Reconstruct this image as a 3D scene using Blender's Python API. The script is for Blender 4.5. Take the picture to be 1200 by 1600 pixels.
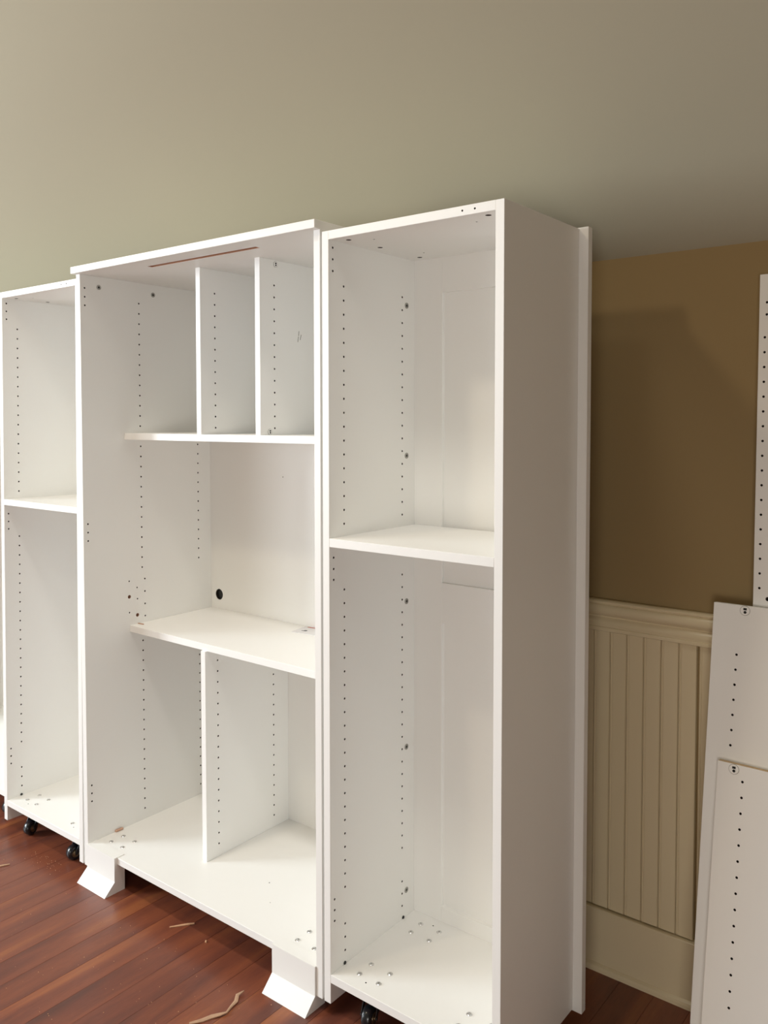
import bpy, bmesh, math, random
from mathutils import Vector, Matrix
random.seed(7)
C = bpy.context.scene.collection
for o in list(bpy.data.objects):
    bpy.data.objects.remove(o)

# ------------------------------------------------------------------ camera
# Units: metres. X runs along the cabinet fronts, Y goes towards the back wall,
# Z is up with 0 at the lower edge of the cabinets' side panels.
FLOOR = -0.033
cam_d = bpy.data.cameras.new('camera')
cam = bpy.data.objects.new('camera', cam_d); C.objects.link(cam)
cam.location = (0.816, -1.4195, 1.3517)
cam.rotation_euler = (math.radians(90) - 0.0397, 0.0006, 0.6624)
cam_d.sensor_fit = 'VERTICAL'; cam_d.sensor_height = 36
cam_d.lens = 1316.34 / 1600 * 36
cam_d.shift_y = (707.56 - 800) / 1600
cam_d.clip_start = 0.02
bpy.context.scene.camera = cam

# ------------------------------------------------------------------ world, lights, exposure
sc = bpy.context.scene
world = bpy.data.worlds.new('world'); sc.world = world; world.use_nodes = True
world.node_tree.nodes['Background'].inputs[0].default_value = (0.75, 0.85, 1, 1)
world.node_tree.nodes['Background'].inputs[1].default_value = 0.3

def area(name, loc, target, sx, sy, power, col):
    l = bpy.data.lights.new(name, 'AREA'); l.shape = 'RECTANGLE'; l.size = sx; l.size_y = sy
    l.energy = power; l.color = col
    o = bpy.data.objects.new(name, l); C.objects.link(o); o.location = loc
    o.rotation_euler = (Vector(target) - Vector(loc)).to_track_quat('-Z', 'Y').to_euler()
    return o
def lamp(name, loc, power, col, r=0.06):
    l = bpy.data.lights.new(name, 'POINT'); l.energy = power; l.color = col; l.shadow_soft_size = r
    o = bpy.data.objects.new(name, l); C.objects.link(o); o.location = loc
    return o
def downlight(name, loc, target, power, col, cone=150, r=0.06):
    l = bpy.data.lights.new(name, 'SPOT'); l.energy = power; l.color = col; l.shadow_soft_size = r
    l.spot_size = math.radians(cone); l.spot_blend = 0.9
    o = bpy.data.objects.new(name, l); C.objects.link(o); o.location = loc
    o.rotation_euler = (Vector(target) - Vector(loc)).to_track_quat('-Z', 'Y').to_euler()
    return o
area('gable_window_daylight', (-4.5, -2.4, 1.6), (-0.8, -0.4, 0.0), 1.4, 1.4, 225, (0.84, 0.93, 1.0))
area('left_front_window_daylight', (-3.3, -3.85, 1.1), (-1.9, 0, 0.5), 1.8, 1.3, 54, (0.86, 0.94, 1.0))
area('right_front_fill', (1.5, -3.85, 0.75), (-0.3, 0.4, 0.1), 1.6, 0.9, 48, (1.0, 0.965, 0.91))  # added fill without a known window, brightens loose panels, wainscot and inner sides
downlight('rear_downlight', (-1.36, -1.9, 3.5), (-1.2, 0, 0.4), 54, (1.0, 0.85, 0.63), r=0.12)
for dx in (-1.3, -0.3):
    downlight('front_downlight', (dx, -0.82, 3.0), (dx, -0.14, 0), 62, (1.0, 0.95, 0.88), cone=72, r=0.16)
sc.view_settings.view_transform = 'Standard'; sc.view_settings.look = 'None'
sc.view_settings.gamma = 1; sc.view_settings.use_curve_mapping = False
sc.view_settings.exposure = 0.1

# ------------------------------------------------------------------ materials
def srgb(*c):
    return tuple(((v/255)/12.92 if v/255 <= 0.04045 else ((v/255+0.055)/1.055)**2.4) for v in c) + (1,)
def new_mat(name):
    m = bpy.data.materials.new(name); m.use_nodes = True
    return m, m.node_tree, m.node_tree.nodes['Principled BSDF']
def simple(name, col, rough=0.5, metal=0.0, noise=0.0, scale=20, bump=0.0, coat=0.0):
    m, nt, b = new_mat(name)
    b.inputs['Base Color'].default_value = col
    b.inputs['Roughness'].default_value = rough
    b.inputs['Metallic'].default_value = metal
    b.inputs['Coat Weight'].default_value = coat
    tc = nt.nodes.new('ShaderNodeTexCoord'); n = nt.nodes.new('ShaderNodeTexNoise')
    n.inputs['Scale'].default_value = scale; n.inputs['Detail'].default_value = 4
    nt.links.new(tc.outputs['Object'], n.inputs['Vector'])
    if noise:
        mx = nt.nodes.new('ShaderNodeMix'); mx.data_type = 'RGBA'
        mx.inputs[6].default_value = tuple(c*(1-noise) for c in col[:3]) + (1,)
        mx.inputs[7].default_value = tuple(min(1, c*(1+noise)) for c in col[:3]) + (1,)
        nt.links.new(n.outputs['Fac'], mx.inputs[0]); nt.links.new(mx.outputs[2], b.inputs['Base Color'])
    if bump:
        bp = nt.nodes.new('ShaderNodeBump'); bp.inputs['Strength'].default_value = bump
        bp.inputs['Distance'].default_value = 0.001
        nt.links.new(n.outputs['Fac'], bp.inputs['Height']); nt.links.new(bp.outputs[0], b.inputs['Normal'])
    return m
M_WHITE = simple('white_melamine', (0.885, 0.875, 0.84, 1), 0.42, noise=0.012, scale=3, bump=0.03)
M_HOLE = simple('drilled_hole', srgb(46, 34, 24), 0.9)
M_CHIP = simple('raw_chipboard', srgb(182, 136, 108), 0.9, noise=0.25, scale=400)
M_EDGE = simple('raw_board_edge', srgb(196, 170, 132), 0.8, noise=0.15, scale=200)
M_WALL = simple('beige_wall_paint', srgb(148, 125, 84), 0.75, noise=0.01, scale=2, bump=0.12)
M_CEIL = simple('beige_ceiling_paint', srgb(172, 165, 143), 0.8, noise=0.01, scale=2, bump=0.12)
M_TRIM = simple('cream_gloss_paint', srgb(224, 208, 173), 0.22, noise=0.01, scale=5)
M_CHROME = simple('bright_steel', (0.72, 0.72, 0.71, 1), 0.25, 1.0)
M_STEEL = simple('dull_steel', (0.42, 0.41, 0.38, 1), 0.4, 1.0)
M_DARKST = simple('shade_darkened_steel', (0.06, 0.062, 0.065, 1), 0.45, 0.8)  # caster forks: shade under the decks is put into this dark colour
M_BRONZE = simple('hub_metal', srgb(150, 136, 110), 0.35, 0.9)
M_RUBBER = simple('black_rubber', srgb(24, 28, 33), 0.28, coat=0.3)
M_PLUG = simple('black_plastic', srgb(18, 18, 18), 0.4)
M_RING = simple('grey_plastic', srgb(140, 136, 124), 0.5)
M_PAPER = simple('printed_paper', srgb(222, 220, 220), 0.6)
M_RED = simple('red_print', srgb(190, 92, 78), 0.6)
M_SPLINT = simple('pale_splinter_wood', srgb(214, 170, 132), 0.7, noise=0.15, scale=150)
M_SPLINT2 = simple('weathered_splinter_wood', srgb(182, 146, 118), 0.8, noise=0.2, scale=150)
M_TAN = simple('tan_offcut', srgb(205, 165, 140), 0.8, noise=0.1, scale=60)
M_GRAPH = simple('pencil_graphite', srgb(105, 98, 82), 0.7)

def wood():
    m, nt, b = new_mat('red_brown_floor_boards')
    N = nt.nodes.new; L = nt.links.new
    tc = N('ShaderNodeTexCoord'); oi = N('ShaderNodeObjectInfo')
    sc_ = N('ShaderNodeVectorMath'); sc_.operation = 'SCALE'; sc_.inputs['Scale'].default_value = 37.0
    cmb = N('ShaderNodeCombineXYZ'); L(oi.outputs['Random'], cmb.inputs[0]); L(oi.outputs['Random'], cmb.inputs[1])
    L(cmb.outputs[0], sc_.inputs[0])
    add = N('ShaderNodeVectorMath'); add.operation = 'ADD'
    L(tc.outputs['Object'], add.inputs[0]); L(sc_.outputs[0], add.inputs[1])
    mp = N('ShaderNodeMapping'); mp.inputs['Scale'].default_value = (13, 1.3, 8)
    L(add.outputs[0], mp.inputs['Vector'])
    n1 = N('ShaderNodeTexNoise'); n1.inputs['Scale'].default_value = 1.0; n1.inputs['Detail'].default_value = 3
    n1.inputs['Distortion'].default_value = 0.35
    L(mp.outputs[0], n1.inputs['Vector'])
    r = N('ShaderNodeValToRGB'); e = r.color_ramp.elements
    e[0].position = 0.26; e[0].color = srgb(84, 50, 42)
    e[1].position = 0.76; e[1].color = srgb(160, 98, 58)
    x = e.new(0.42); x.color = srgb(108, 60, 46)
    x = e.new(0.58); x.color = srgb(128, 72, 50)
    L(n1.outputs['Fac'], r.inputs[0])
    mp2 = N('ShaderNodeMapping'); mp2.inputs['Scale'].default_value = (170, 6, 60)
    L(add.outputs[0], mp2.inputs['Vector'])
    n2 = N('ShaderNodeTexNoise'); n2.inputs['Detail'].default_value = 4; L(mp2.outputs[0], n2.inputs['Vector'])
    mr = N('ShaderNodeMapRange'); mr.inputs[1].default_value = 0.3; mr.inputs[2].default_value = 0.7
    mr.inputs[3].default_value = 0.9; mr.inputs[4].default_value = 1.25
    L(n2.outputs['Fac'], mr.inputs[0])
    mr2 = N('ShaderNodeMapRange'); mr2.inputs[3].default_value = 0.94; mr2.inputs[4].default_value = 1.04
    L(oi.outputs['Random'], mr2.inputs[0])
    mul = N('ShaderNodeMath'); mul.operation = 'MULTIPLY'; L(mr.outputs[0], mul.inputs[0]); L(mr2.outputs[0], mul.inputs[1])
    vm = N('ShaderNodeVectorMath'); vm.operation = 'SCALE'; L(r.outputs[0], vm.inputs[0]); L(mul.outputs[0], vm.inputs['Scale'])
    L(vm.outputs[0], b.inputs['Base Color'])
    b.inputs['Roughness'].default_value = 0.33
    bp = N('ShaderNodeBump'); bp.inputs['Strength'].default_value = 0.1; bp.inputs['Distance'].default_value = 0.001
    L(n2.outputs['Fac'], bp.inputs['Height']); L(bp.outputs[0], b.inputs['Normal'])
    return m
M_WOOD = wood()

# ------------------------------------------------------------------ mesh helpers
def add_box(bm, x0, x1, y0, y1, z0, z1, mi=0):
    vs = [bm.verts.new((x, y, z)) for z in (z0, z1) for y in (y0, y1) for x in (x0, x1)]
    for f in ((0, 2, 3, 1), (4, 5, 7, 6), (0, 1, 5, 4), (2, 6, 7, 3), (0, 4, 6, 2), (1, 3, 7, 5)):
        bm.faces.new([vs[i] for i in f]).material_index = mi
def box_bm(*a, bev=0.0):
    bm = bmesh.new(); add_box(bm, *a)
    if bev:
        bmesh.ops.bevel(bm, geom=list(bm.edges), offset=bev, segments=1, affect='EDGES', profile=0.5)
    return bm
def add_cyl(bm, c, axis, r, h, n=16, r2=None, mi=0):
    """cylinder centred on c along axis 'x','y','z' (or a Vector)"""
    ax = {'x': Vector((1, 0, 0)), 'y': Vector((0, 1, 0)), 'z': Vector((0, 0, 1))}.get(axis, axis) if isinstance(axis, str) else axis
    rot = Vector((0, 0, 1)).rotation_difference(ax).to_matrix().to_4x4()
    g = bmesh.ops.create_cone(bm, cap_ends=True, segments=n, radius1=r, radius2=r if r2 is None else r2, depth=h,
                              matrix=Matrix.Translation(c) @ rot)
    fs = {f for v in g['verts'] for f in v.link_faces}
    for f in fs: f.material_index = mi
def prism(profile, x0, x1):
    """profile of (y,z) points extruded along X"""
    bm = bmesh.new()
    a = [bm.verts.new((x0, y, z)) for y, z in profile]; b = [bm.verts.new((x1, y, z)) for y, z in profile]
    n = len(profile)
    bm.faces.new(a); bm.faces.new(b[::-1])
    for i in range(n): bm.faces.new((a[i], b[i], b[(i+1) % n], a[(i+1) % n])[::-1])
    bmesh.ops.recalc_face_normals(bm, faces=bm.faces)
    return bm
def lathe(pts, n=24):
    """pts of (x, r) revolved about the X axis"""
    bm = bmesh.new(); rings = []
    for x, r in pts:
        if r < 1e-6: rings.append([bm.verts.new((x, 0, 0))]); continue
        rings.append([bm.verts.new((x, r*math.cos(2*math.pi*i/n), r*math.sin(2*math.pi*i/n))) for i in range(n)])
    for a, b in zip(rings, rings[1:]):
        for i in range(n):
            j = (i+1) % n
            if len(a) == 1 and len(b) == 1: continue
            if len(a) == 1: bm.faces.new((a[0], b[i], b[j]))
            elif len(b) == 1: bm.faces.new((a[i], b[0], a[j]))
            else: bm.faces.new((a[i], b[i], b[j], a[j]))
    bmesh.ops.recalc_face_normals(bm, faces=bm.faces)
    return bm
def mesh_from(bm, name, mats, smooth=False):
    me = bpy.data.meshes.new(name); bm.to_mesh(me); bm.free()
    for m in (mats if isinstance(mats, (list, tuple)) else [mats]): me.materials.append(m)
    if smooth:
        for p in me.polygons: p.use_smooth = True
        try: me.set_sharp_from_angle(angle=math.radians(40))
        except Exception: pass
    return me
def link(name, me, parent=None, loc=None):
    o = bpy.data.objects.new(name, me); C.objects.link(o)
    if parent: o.parent = parent
    if loc is not None: o.location = loc
    return o
def obj(name, bm, mats, parent=None, loc=None, smooth=False):
    return link(name, mesh_from(bm, name, mats, smooth), parent, loc)
def tag(o, label=None, cat=None, group=None, kind=None):
    for k, v in (('label', label), ('category', cat), ('group', group), ('kind', kind)):
        if v: o[k] = v
    return o
def empty(name, label, cat, loc=(0, 0, 0), group=None):
    o = bpy.data.objects.new(name, None); C.objects.link(o); o.location = loc; o.empty_display_size = 0.1
    return tag(o, label, cat, group)
def drilled(name, bm, cuts, parent=None, mats=None, loc=None, extra=None):
    """panel bm with holes cut by closed cutters (all disjoint); cut walls take the dark material"""
    a = link('tmp', mesh_from(bm, name, [M_WHITE, M_HOLE, M_CHIP, M_EDGE] if mats is None else mats))
    cb = bmesh.new()
    for c in cuts:
        if c[0] == 'box': add_box(cb, *c[1:7], mi=c[7])
        else:
            p, ax, r, h = c[:4]; add_cyl(cb, Vector(p), ax, r, h, 10 if r < 0.004 else 20, mi=c[4] if len(c) > 4 else 1)
    b = link('tmp_cut', mesh_from(cb, 'cut', [M_WHITE, M_HOLE, M_CHIP, M_EDGE]))
    md = a.modifiers.new('b', 'BOOLEAN'); md.object = b; md.operation = 'DIFFERENCE'; md.solver = 'EXACT'
    dg = bpy.context.evaluated_depsgraph_get()
    me = bpy.data.meshes.new_from_object(a.evaluated_get(dg)); me.name = name
    bpy.data.objects.remove(a); bpy.data.objects.remove(b)
    return link(name, me, parent, loc)
def col(y, z0, n, step=0.032): return [(y, z0 - i*step) for i in range(n)]

# ------------------------------------------------------------------ room shell
WY = 0.56          # painted back wall
CZ = 1.742         # where the sloping ceiling meets it
RX0, RX1, RY0, RIDGE_Y = -4.6, 4.6, -4.0, -1.72
def ceil_z(y): return CZ + (WY - y) if y > RIDGE_Y else CZ + (WY - RIDGE_Y) - (RIDGE_Y - y)*1.0
fl = obj('floor', box_bm(RX0, RX1, RY0, WY + .1, FLOOR - .06, FLOOR - .006), M_WOOD); tag(fl, kind='structure')
tag(obj('wall_back', box_bm(RX0, RX1, WY, WY + .1, FLOOR - .06, CZ + .02), M_WALL), kind='structure')
wb = bpy.data.objects['wall_back']
def gable(name, x0, x1):
    prof = [(WY + .1, FLOOR - .06), (WY + .1, CZ), (WY, CZ), (RIDGE_Y, ceil_z(RIDGE_Y)), (RY0, ceil_z(RY0)), (RY0, FLOOR - .06)]
    tag(obj(name, prism(prof, x0, x1), M_WALL), kind='structure')
gable('wall_left', RX0 - .1, RX0); gable('wall_right', RX1, RX1 + .1)
tag(obj('wall_front', box_bm(RX0, RX1, RY0 - .1, RY0, FLOOR - .06, ceil_z(RY0) + .02), M_WALL), kind='structure')
prof = [(WY + .1, CZ), (WY, CZ), (RIDGE_Y, ceil_z(RIDGE_Y)), (RY0 - .1, ceil_z(RY0) - .1), (RY0 - .1, ceil_z(RY0) + .1), (RIDGE_Y, ceil_z(RIDGE_Y) + .16), (WY + .1, CZ + .16)]
tag(obj('ceiling', prism(prof, RX0 - .1, RX1 + .1), M_CEIL), kind='structure')

# floor boards, 85 mm wide, running towards the wall
PW = 0.085
plank_len = {}
def plank_mesh(L):
    L = round(L, 2)
    if L not in plank_len:
        bm = bmesh.new(); w = PW/2 - 0.00025; c = 0.0004; d = 0.006
        prof = [(-w, -d), (-w, -c), (-w + c, 0), (w - c, 0), (w, -c), (w, -d)]
        a = [bm.verts.new((x, 0.0006, z)) for x, z in prof]; b = [bm.verts.new((x, L - 0.0006, z)) for x, z in prof]
        bm.faces.new(a); bm.faces.new(b[::-1])
        for i in range(6): bm.faces.new((a[i], a[(i+1) % 6], b[(i+1) % 6], b[i]))
        bmesh.ops.recalc_face_normals(bm, faces=bm.faces)
        plank_len[L] = mesh_from(bm, 'plank', M_WOOD)
    return plank_len[L]
for k in range(-31, 26):
    x = -0.905 + PW*k + PW/2
    cut = -1.05 - random.choice((0, .3, .55, .8, 1.1))
    for y0, y1 in ((-3.0, cut), (cut, 0.54)):
        if y1 > y0: link('plank', plank_mesh(y1 - y0), fl, (x, y0, FLOOR))

# beadboard planks: 42 mm boards with a groove and a bead
def bead_mesh(w):
    h0, h1 = 0.1275, 0.829
    prof = [(0.0006, WY), (0.0006, 0.5535), (0.0022, 0.5535), (0.0026, 0.5512), (0.004, 0.5503), (0.0055, 0.5512), (0.0062, 0.5522),
            (0.0075, 0.5505), (w - 0.0015, 0.5505), (w - 0.0005, 0.5535), (w - 0.0005, WY)]
    bm = bmesh.new()
    a = [bm.verts.new((x, y, h0)) for x, y in prof]; b = [bm.verts.new((x, y, h1)) for x, y in prof]
    n = len(prof); bm.faces.new(a); bm.faces.new(b[::-1])
    for i in range(n): bm.faces.new((a[i], a[(i+1) % n], b[(i+1) % n], b[i]))
    bmesh.ops.recalc_face_normals(bm, faces=bm.faces)
    return mesh_from(bm, 'wainscot_board', M_TRIM)
bead = bead_mesh(0.0423)
xj = 0.199
for k in range(1, 26): link('wainscot_board', bead, wb, (xj - 0.0423*k, 0, 0))
flat = bead_mesh(0.1); link('wainscot_board', flat, wb, (xj + 0.005, 0, 0))
for k in range(24): link('wainscot_board', bead, wb, (xj + 0.107 + 0.0423*k, 0, 0))
# chair rail and baseboard
rail = [(WY, .905), (.548, .906), (.541, .9045), (.5385, .9015), (.5395, .898), (.5435, .896), (.5435, .8945), (.5395, .893), (.5365, .888),
        (.5355, .882), (.5365, .876), (.5400, .870), (.5455, .8665), (.5485, .8645), (.5490, .862), (.5470, .8595), (.5425, .856), (.5405, .850),
        (.5410, .844), (.5430, .8405), (.5430, .839), (.5405, .8375), (.5400, .833), (.5410, .829), (.5440, .8275), (WY, .8275)]
t = obj('trim_1', prism(rail, RX0, RX1), M_TRIM, smooth=True); tag(t, kind='structure')
base = [(WY, FLOOR), (.532, FLOOR), (.532, FLOOR + .008), (.5335, FLOOR + .014), (.538, FLOOR + .018), (.540, FLOOR + .019),
        (.540, .1225), (.5415, .124), (.548, .1245), (WY, .1245)]
tag(obj('baseboard_back', prism(base, RX0, RX1), M_TRIM), kind='structure')

# ------------------------------------------------------------------ hardware
def bolt_me():
    bm = lathe([(0.0, 0.0), (0.0, 0.0066), (0.0008, 0.0066), (0.0018, 0.0055), (0.0025, 0.0038), (0.0025, 0.0022), (0.0008, 0.0018), (0.0008, 0.0)], 20)
    bmesh.ops.rotate(bm, verts=bm.verts, cent=(0, 0, 0), matrix=Matrix.Rotation(math.radians(-90), 3, 'Y'))
    return mesh_from(bm, 'bolt_head', M_CHROME, True)
BOLT = bolt_me()
def cam_me():
    """cam connector seen on a side panel, facing +X: steel cup with a dark socket"""
    bm = lathe([(0.0, 0.0), (0.0, 0.0074), (0.0012, 0.0074), (0.0016, 0.0066), (0.0009, 0.0058), (0.0009, 0.0030)], 24)
    for f in bm.faces: f.material_index = 0
    bm2 = lathe([(0.0009, 0.0034), (0.0011, 0.0034), (0.0011, 0.0)], 12)
    me2 = bpy.data.meshes.new('x'); bm2.to_mesh(me2); bm2.free()
    n = len(bm.faces); bm.from_mesh(me2); bm.faces.ensure_lookup_table()
    for f in bm.faces[n:]: f.material_index = 1
    return mesh_from(bm, 'cam_connector', [M_STEEL, M_PLUG], True)
CAMC = cam_me()
def disc_me():
    """white round connector flush in the board, facing -Y: thin grey ring, two dark sockets"""
    bm = bmesh.new()
    add_cyl(bm, Vector((0, 0, 0)), 'y', 0.0105, 0.0008, 32, mi=1)
    add_cyl(bm, Vector((0, -0.0002, 0)), 'y', 0.0098, 0.0009, 32, mi=0)
    add_box(bm, -0.0034, 0.0036, -0.0009, 0.0, 0.0010, 0.0058, 2)
    add_cyl(bm, Vector((0.0004, -0.0005, -0.0034)), 'y', 0.0031, 0.0009, 14, mi=2)
    return mesh_from(bm, 'connector_disc', [M_WHITE, M_RING, M_PLUG])
DISC = disc_me()
def plug_me():
    bm = lathe([(0.0, 0.0), (0.0, 0.0042), (0.0016, 0.0042), (0.0026, 0.003), (0.003, 0.0)], 16)
    return mesh_from(bm, 'hole_plug', M_PLUG, True)
PLUG = plug_me()
def wheel_me():
    r = 0.0235; w = 0.0125
    bm = lathe([(-w, 0.0), (-w, 0.011), (-w - .0005, 0.0135), (-w, 0.017), (-w + .002, 0.0212), (-w + .005, 0.0232), (0, r), (w - .005, 0.0232), (w - .002, 0.0212),
                (w, 0.017), (w + .0005, 0.0135), (w, 0.011)], 36)
    bm.faces.ensure_lookup_table(); n = len(bm.faces)
    b2 = lathe([(w - .001, 0.0128), (w + .0008, 0.0124), (w + .0002, 0.0085), (w + .0016, 0.0065), (w + .0016, 0.0038), (w + .004, 0.0036), (w + .004, 0.0)], 28)
    me2 = bpy.data.meshes.new('x'); b2.to_mesh(me2); b2.free(); bm.from_mesh(me2); bm.faces.ensure_lookup_table()
    for f in bm.faces[n:]: f.material_index = 1
    return mesh_from(bm, 'wheel', [M_RUBBER, M_BRONZE], True)
WHEEL = wheel_me()
def fork_me():
    bm = bmesh.new()
    add_box(bm, -0.034, 0.034, -0.028, 0.028, 0.0475, 0.0498)              # plate under the deck
    add_cyl(bm, Vector((0, 0, 0.0430)), 'z', 0.017, 0.009, 24)             # swivel
    for s in (-1, 1):                                                     # two cheeks down to the axle
        x0, x1 = sorted((s*0.0175, s*0.0190))
        pts = [(0.014, 0.040), (-0.012, 0.040), (-0.036, -0.002), (-0.0355, -0.012), (-0.030, -0.012), (0.010, 0.030)]
        a = [bm.verts.new((x0, y, z)) for y, z in pts]; b = [bm.verts.new((x1, y, z)) for y, z in pts]
        bm.faces.new(a); bm.faces.new(b[::-1])
        for i in range(6): bm.faces.new((a[i], b[i], b[(i+1) % 6], a[(i+1) % 6]))
    add_box(bm, -0.0190, 0.0190, -0.014, 0.014, 0.0385, 0.040)
    add_cyl(bm, Vector((0, -0.033, FLOOR + 0.0235)), 'x', 0.0035, 0.042, 12)
    bmesh.ops.recalc_face_normals(bm, faces=bm.faces)
    return mesh_from(bm, 'caster', M_DARKST)
FORK = fork_me()
def caster(parent, x, y, yaw=0.0):
    c = link('caster', FORK, parent, (x, y, 0)); c.rotation_euler.z = yaw
    link('wheel', WHEEL, c, (0, -0.033, FLOOR + 0.0235))
    return c
def bolts(parent, cx, cy, z, which=(0, 1, 2, 3)):
    for i, (dx, dy) in enumerate(((-.028, -.0215), (.028, -.0215), (-.028, .0215), (.028, .0215))):
        if i in which: link('bolt_head', BOLT, parent, (cx + dx, cy + dy, z))

# ------------------------------------------------------------------ tall narrow towers
T = 0.0195
TW, TD, TH = 0.468, 0.329, 1.7725
BEV = 0.0006
FR = [(.0148, z) for z in (1.737, 1.711, 1.685, 1.037, 1.011, .986, .241, .2155, .190)]
FRONTC = col(.052, 1.655, 18) + col(.052, .958, 23) + col(.052, .166, 3)
REARC = col(.276, 1.656, 18) + col(.276, .960, 23) + col(.276, .168, 3)
def side_cuts(x, s):
    """holes drilled 12 mm deep in the face at x, s=+1 when that face looks to +X"""
    return [((x, y, z), 'x', 0.0027, 0.024) for y, z in FR + FRONTC + REARC]
def tower(name, label, loc, shelf_z=1.0824, full_back=True, mirror_pins=False):
    """origin at the outer left lower front corner; the tower spans x 0..TW"""
    r = empty(name, label, 'cabinet', loc, 'tall narrow cabinet towers')
    drilled('side_panel', box_bm(0, T, 0, TD, 0, TH, bev=BEV), side_cuts(T, 1), r)
    drilled('side_panel', box_bm(TW - T, TW, 0, TD, 0, TH, bev=BEV), side_cuts(TW - T, -1), r)
    tc = [((x, y, TH - T), 'z', 0.0062, 0.024) for x, y in ((.051, .033), (.055, .142), (.058, .297), (.416, .028), (.412, .142), (.410, .297))]
    tc += [((x, y, TH - T), 'z', 0.0022, 0.02) for x, y in ((.100, .063), (.368, .062), (.100, .255))]
    tc += [((x, 0, TH - .0095), 'y', 0.0022, 0.02) for x in (.373, .402)]
    drilled('top_panel', box_bm(T, TW - T, 0, TD, TH - T, TH, bev=BEV), tc, r)
    obj('shelf', box_bm(T, TW - T, 0, TD - .001, shelf_z - T, shelf_z, bev=BEV), M_WHITE, r)
    dc = [((x, y, .0695), 'z', 0.002, 0.02) for x, y in ((.101, .029), (.099, .301), (.367, .031))]
    drilled('bottom_panel', box_bm(T, TW - T, 0, TD, .0695 - T, .0695, bev=BEV), dc, r)
    for cy in (.065, .266):
        for cx in (.0985, .3695):
            bolts(r, cx, cy, .0695); caster(r, cx, cy, 0.25 if cx < .2 else -0.1)
    for z in (1.637, 1.26, .889, .513, .138):
        link('cam_connector', CAMC, r, (T, .294, z))
        c = link('cam_connector', CAMC, r, (TW - T, .294, z)); c.rotation_euler.z = math.pi
    for y in (.050, .280): link('hole_plug', PLUG, r, (T, y, .0722))
    for y in (.050, .280):
        c = link('hole_plug', PLUG, r, (TW - T, y, .0722)); c.rotation_euler.z = math.pi
    # framed back: flat sheet with stiles and rails standing 9 mm proud of it
    y0, y1 = TD, TD + .020
    bx0, bx1 = (0.0, TW + .022) if full_back else (0.0, TW)
    bp = obj('back_panel', box_bm(bx0 + .03, bx1 - .03, y0 + .0095, y1 - .004, .02, TH - .02), M_WHITE, r)
    SL, SR = .1045, TW - .086
    b2 = 0.0008
    obj('stile', box_bm(bx0, SL, y0, y1, -.004, 1.775, bev=b2), M_WHITE, bp)
    obj('stile', box_bm(SR, bx1, y0, y1, -.004, 1.775, bev=b2), M_WHITE, bp)
    for z0, z1 in ((1.6665, 1.775), (.839, .9405), (-.004, .1085)):
        obj('rail', box_bm(SL, SR, y0 + .00005, y1, z0, z1), M_WHITE, bp)
    return r
tr = tower('tower_cabinet', 'tall white tower nearest the camera, its tan-shaded side facing the bare wall', (-TW, 0, 0))
tl = tower('tower_cabinet', 'tall white tower on casters, left of the wide middle cabinet', (-1.923, 0, 0), 1.087, False)
tl.rotation_euler.x = -0.0079

# ------------------------------------------------------------------ wide middle cabinet
X0, X1 = -1.4465, -0.4740           # outer faces
XL, XR = X0 + T, X1 - T
HM, DM, DK = 1.780, 0.488, 0.0695
mid = empty('wide_cabinet', 'widest white cabinet, standing on two flared feet between the two towers', 'cabinet')
pins = [(.0155, z) for z in (1.741, 1.715, 1.690, 1.039, 1.0135, .988, .244, .2195, .195)]
c205 = col(.205, 1.715, 13) + col(.206, 1.267, 13) + col(.206, .648, 18) + [(.2155, z) for z in (.845, .805, .765, .726)]
c434 = col(.434, 1.715, 13) + col(.434, 1.268, 13) + col(.434, .648, 18)
odd = [(.157, .845), (.157, .746), (.186, .821), (.187, .785)]
def mid_cuts(x, extra=True):
    c = [((x, y, z), 'x', 0.0027, 0.024) for y, z in pins + c205 + c434]
    if extra:
        c += [((x, y, z), 'x', 0.0024, 0.02) for y, z in odd]
        c += [((x, y, z), 'x', 0.0056, 0.022, 2) for y, z in ((.157, .796), (.1865, .7335))]
    return c
drilled('side_panel', box_bm(X0, XL, 0, DM, 0, HM, bev=BEV), mid_cuts(XL), mid)
drilled('side_panel', box_bm(XR, X1, 0, DM, 0, HM, bev=BEV), mid_cuts(XR, False), mid)
drilled('top_panel', box_bm(X0 - .002, X1 - .001, -.017, .486, HM, HM + T, bev=.0008),
        [('box', -1.169, -.733, .0480, .0640, HM - .01, HM + .006, 2)], mid)
drilled('shelf', box_bm(XL, XR, .146, DM, 1.2895, 1.3095, bev=BEV), [((-.84, .32, 1.3095), 'z', .002, .02)], mid)
drilled('shelf', box_bm(XL, XR, .158, DM, .6855, .7060, bev=BEV), [((-.72, .30, .706), 'z', .002, .02)], mid)
for xa, z0, z1, y0, cc in ((-1.0815, 1.3095, HM, .146, None), (-.8405, 1.3095, HM, .146, None), (-1.0795, DK, .6855, .151, 1)):
    xb = xa + T - .0003
    if cc is None: hs = col(.199, 1.712, 13) + col(.4225, 1.712, 13)
    else: hs = col(.197, .651, 18) + col(.4225, .651, 18)
    drilled('divider', box_bm(xa, xb, y0, DM, z0, z1, bev=BEV), [(((xa + xb)/2, y, z), 'x', 0.0027, 0.03) for y, z in hs], mid)
drilled('bottom_panel', box_bm(XL, XR, .0055, DM, DK - T, DK, bev=BEV),
        [((-.84, .186, DK), 'z', .0018, .02), ((-.769, .12, DK), 'z', .0012, .02)], mid)
drilled('back_panel', box_bm(XL - .01, XR + .01, DM, DM + .006, .04, HM), [((-1.385, DM, .755), 'y', .0185, .03, 1), ((-1.079, DM, 1.169), 'y', .0018, .008)], mid)
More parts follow.
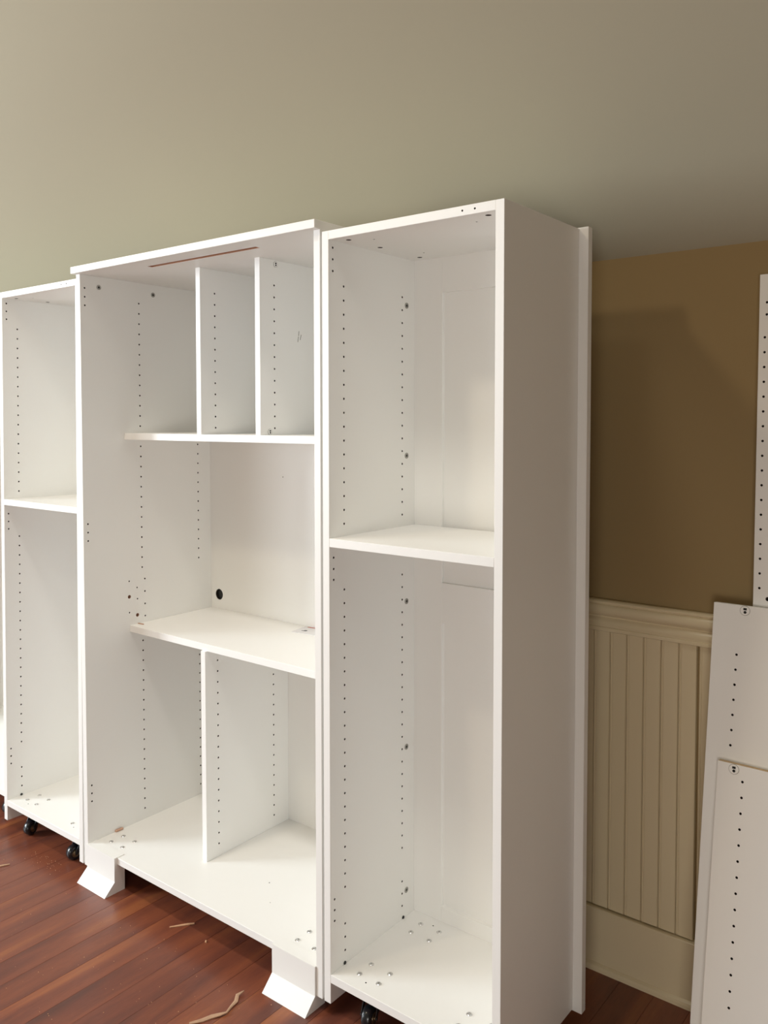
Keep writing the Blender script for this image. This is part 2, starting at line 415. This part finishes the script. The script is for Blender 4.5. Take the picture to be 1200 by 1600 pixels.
def ring_bm(r0, r1, h, n=32):
    bm = lathe([(0, r0), (-h, r0), (-h, r1), (0, r1)], n)
    bmesh.ops.rotate(bm, verts=bm.verts, cent=(0, 0, 0), matrix=Matrix.Rotation(math.radians(90), 3, 'Z'))
    return bm
obj('cable_hole_rim', ring_bm(.0185, .0205, .0012), M_WHITE, mid, (-1.385, DM, .755), True)
b = bmesh.new(); add_cyl(b, Vector((0, 0, 0)), 'y', .0215, .004, 28)  # added black disc, paints the shade of the gap behind the cable hole
tag(obj('hole_shade_disc', b, M_PLUG, mid, (-1.385, DM + .009, .755)), 'black disc standing in for the shade behind the cable hole')
for y, z in ((.063, 1.748), (.259, 1.748)): link('cam_connector', CAMC, mid, (XL, y, z))
def disc_on_x(x, y, z, parent, s=.78):
    c = link('connector_disc', DISC, parent, (x, y, z)); c.rotation_euler.z = math.radians(90); c.scale = (s, 1, s)
disc_on_x(-.8405 + T - .0003 + .0003, .205, 1.769, mid)
disc_on_x(-.8405 + T, .181, 1.3185, mid)
foot_prof = [(-.0045, .0712), (.030, .0712), (.030, DK), (.0055, DK), (.0055, DK - T), (.030, DK - T), (.030, FLOOR), (-.039, FLOOR), (-.0045, .0005)]
for xa, xb in ((XL + .0003, -1.2865), (-.636, XR - .0003)):
    f = prism(foot_prof, xa, xb)
    obj('foot', f, M_WHITE, mid)
rear_prof = [(.40, DK - T), (.43, DK - T), (.43, FLOOR), (.40, FLOOR)]
for xa, xb in ((XL + .0003, -1.2865), (-.636, XR - .0003)): obj('foot', prism(rear_prof, xa, xb), M_WHITE, mid)
bolts(mid, -1.3555, .0725, DK); bolts(mid, -.571, .0685, DK)
# faint pencil strokes on the right hand divider
b = bmesh.new()
for (ya, za), (yb, zb) in (((.2945, 1.597), (.2930, 1.584)), ((.2925, 1.582), (.2900, 1.567)), ((.3035, 1.588), (.2990, 1.573))):
    x = -.8405 + T - .0002; w = .0008
    v = [b.verts.new((x + .0003, y + d, z)) for y, z, d in ((ya, za, -w), (ya, za, w), (yb, zb, w), (yb, zb, -w))]
    v2 = [b.verts.new((x - .0002, q.co.y, q.co.z)) for q in v]
    b.faces.new(v); b.faces.new(v2[::-1])
    for i in range(4): b.faces.new((v[i], v[(i+1) % 4], v2[(i+1) % 4], v2[i]))
bmesh.ops.recalc_face_normals(b, faces=b.faces)
tag(obj('pencil_mark', b, M_GRAPH, mid), 'short grey pencil strokes')

# ------------------------------------------------------------------ carcass beyond the left tower
far = empty('open_carcass', 'white open carcass glimpsed at the left edge beyond the left tower', 'cabinet')
obj('side_panel', box_bm(-2.90, -2.90 + T, .01, .47, 0, TH, bev=BEV), M_WHITE, far)
obj('bottom_panel', box_bm(-2.90 + T, -1.932, .03, .47, .050, .0695, bev=BEV), M_WHITE, far)
obj('top_panel', box_bm(-2.90 + T, -1.932, .02, .47, TH - T, TH, bev=BEV), M_WHITE, far)
obj('back_panel', box_bm(-2.90, -1.932, .47, .476, .04, TH, bev=BEV), M_WHITE, far)
for x in (-2.80, -2.02):
    for y in (.10, .38): caster(far, x, y)
b = box_bm(-.02, .02, -.014, .014, 0, .026, bev=.002)
o = obj('wood_offcut', b, M_TAN, None, (-2.008, .098, .0695)); o.rotation_euler.z = .3
tag(o, 'small tan wood offcut on the deck of the carcass at the left edge', 'wood scrap')

# ------------------------------------------------------------------ loose panels leaning on the wall
def leaning(name, label, x0, y_ref, z_ref, slope, w, h, cuts, group):
    """panel whose front left edge passes (x0, y_ref, z_ref); local origin at its lower front left corner"""
    ang = math.atan(slope)
    zb = FLOOR + T*math.sin(ang)*0
    yb = y_ref - (z_ref - zb)*slope
    o = drilled(name, box_bm(0, w, 0, T, 0, h, bev=BEV), cuts, None, loc=(x0, yb, zb + .0003))
    o.rotation_euler.x = -ang
    tag(o, label, 'panel', group)
    return o
# the tall one behind
sl = .018; h1 = (1.664 - FLOOR)/math.cos(math.atan(sl))
zt = h1 - (1.664 - 0)                              # local z = world z + zt
c = [((.0125, 0, 1.528 - .032*i + zt), 'y', .0027, .02) for i in range(18)]
c += [((.0155, 0, z + zt), 'y', .0027, .02) for z in (1.603, 1.577)]
c += [((.030, 0, .962 + zt), 'y', .0045, .02)]
c += [((.29, 0, 1.528 - .032*i + zt), 'y', .0027, .02) for i in range(18)]
leaning('loose_panel', 'tallest drilled white panel, standing behind the others at the right edge', .328, .53, 1.664, sl, .30, h1, c, 'loose panels leaning on the wainscot')
sl2 = .1405; k2 = math.cos(math.atan(sl2)); h2 = (.946 - FLOOR)/k2
c = [((.0535 - .0004*i, 0, h2 - (.946 - .840)/k2 - .0323*i), 'y', .0027, .02) for i in range(7)]
p2 = leaning('loose_panel', 'middle-height white panel with connector disc, leaning against the chair rail', .252, .495, .946, sl2, .42, h2, c, 'loose panels leaning on the wainscot')
link('connector_disc', DISC, p2, (.066, -.0001, h2 - .0105))
sl3 = .1655; k3 = math.cos(math.atan(sl3)); h3 = (.619 - FLOOR)/k3
b3cuts = [((.0525, 0, h3 - (.619 - .587)/k3 - .0324*i), 'y', .0027, .02) for i in range(15)]
p3 = leaning('loose_panel', 'shortest white panel with raw tan top edge, leaning in front of the middle one', .2845, .4275, .619, sl3, .42, h3, b3cuts, 'loose panels leaning on the wainscot')
for f in p3.data.polygons:
    if f.normal.z > .9 and f.center.z > h3 - .002: f.material_index = 3
link('connector_disc', DISC, p3, (.034, -.0001, h3 - .0105))

# ------------------------------------------------------------------ small things
def slip():
    b = bmesh.new(); add_box(b, 0, .15, 0, .075, 0, .0012, 0); add_box(b, .012, .15, .066, .073, .0011, .0015, 1)
    add_cyl(b, Vector((.032, .030, .0013)), 'z', .006, .0006, 14, mi=2); add_box(b, .02, .03, .024, .028, .0011, .0015, 2)
    return b
o = obj('instruction_slip', slip(), [M_PAPER, M_RED, M_PLUG], None, (-.968, .408, .7061)); o.rotation_euler.z = .13
tag(o, 'printed paper slip with a red edge on the lower shelf of the wide cabinet', 'paper')
b = bmesh.new(); add_cyl(b, Vector((0, 0, 0)), 'x', .0036, .026, 14)
bmesh.ops.bevel(b, geom=[e for e in b.edges if len(e.link_faces) == 2 and e.calc_face_angle(0) > 1.2], offset=.0008, segments=1, affect='EDGES')
o = obj('wooden_dowel', b, M_TAN, None, (-1.4225, .106, DK + .0037), True); o.rotation_euler.z = 1.5
tag(o, 'tiny wooden dowel lying on the deck of the wide cabinet by its left side', 'dowel')
b = box_bm(-.012, .012, -.002, .002, 0, .002)
o = obj('brown_chip', b, M_CHIP, None, (-1.412, .188, .7061)); o.rotation_euler.z = .1
tag(o, 'tiny brown wood chip on the lower shelf near the drilled left side', 'wood scrap')

def shaving(name, pts, widths, mat, label, lift=None):
    """flat tapering strip of wood following pts on the floor"""
    b = bmesh.new(); top = []; bot = []
    for i, (x, y) in enumerate(pts):
        a = Vector(pts[max(0, i-1)]); c_ = Vector(pts[min(len(pts)-1, i+1)]); d = (c_ - a).normalized(); n = Vector((-d.y, d.x))
        z = FLOOR + .0004 + (lift[i] if lift else 0); w = widths[i]
        top.append([b.verts.new((x + n.x*w*s, y + n.y*w*s, z + .0026*(1 - .35*abs(s)) + .0004)) for s in (-1, 0, 1)])
        bot.append([b.verts.new((x + n.x*w*s, y + n.y*w*s, z)) for s in (-1, 0, 1)])
    for i in range(len(pts) - 1):
        for j in (0, 1):
            b.faces.new((top[i][j], top[i+1][j], top[i+1][j+1], top[i][j+1]))
            b.faces.new((bot[i][j], bot[i][j+1], bot[i+1][j+1], bot[i+1][j]))
        b.faces.new((top[i][0], bot[i][0], bot[i+1][0], top[i+1][0])); b.faces.new((top[i][2], top[i+1][2], bot[i+1][2], bot[i][2]))
    for e in (0, -1):
        for j in (0, 1): b.faces.new((top[e][j], top[e][j+1], bot[e][j+1], bot[e][j]))
    bmesh.ops.recalc_face_normals(b, faces=b.faces)
    o = obj(name, b, mat); tag(o, label, 'wood scrap', 'wood scraps on the floor')
    return o
shaving('splinter', [(-1.026, -.010), (-1.010, .012), (-.997, .030), (-.986, .043)], [.0012, .0030, .0034, .0022], M_SPLINT,
        'straight pale splinter on the floor, just ahead of the deck edge of the wide cabinet')
shaving('splinter', [(-.901, .012), (-.895, .006)], [.0022, .0020], M_SPLINT, 'tiniest pale splinter on the floor under the wide cabinet')
shaving('shaving', [(-.668, -.067), (-.672, -.085), (-.660, -.100), (-.655, -.122), (-.648, -.140), (-.656, -.153), (-.668, -.168), (-.676, -.190), (-.690, -.215)],
        [.001, .0045, .005, .003, .0022, .005, .006, .0055, .003], M_SPLINT2, 'long bent curl of wood shaving on the floor left of the right foot',
        [.006, .004, .002, .002, .003, .002, .0, .0, .001])
shaving('shaving', [(-1.705, -.150), (-1.695, -.128), (-1.684, -.110)], [.003, .0045, .002], M_SPLINT2, 'reddish wood shaving on the floor at the left edge, ahead of the left tower')
b = bmesh.new()
for i in range(150):
    x = random.uniform(-1.9, -.5); y = random.uniform(-.42, -.05); s = random.uniform(.0005, .0013)
    g = bmesh.ops.create_icosphere(b, subdivisions=1, radius=s, matrix=Matrix.Translation((x, y, FLOOR + s*.6)))
for i in range(40):
    x = random.gauss(-1.62, .04); y = min(-.012, random.gauss(-.03, .02)); s = random.uniform(.0005, .0012)
    bmesh.ops.create_icosphere(b, subdivisions=1, radius=s, matrix=Matrix.Translation((x, y, FLOOR + s*.6)))
tag(obj('sawdust', b, M_SPLINT), 'pale specks of sawdust scattered on the dark floor', 'sawdust', kind='stuff')
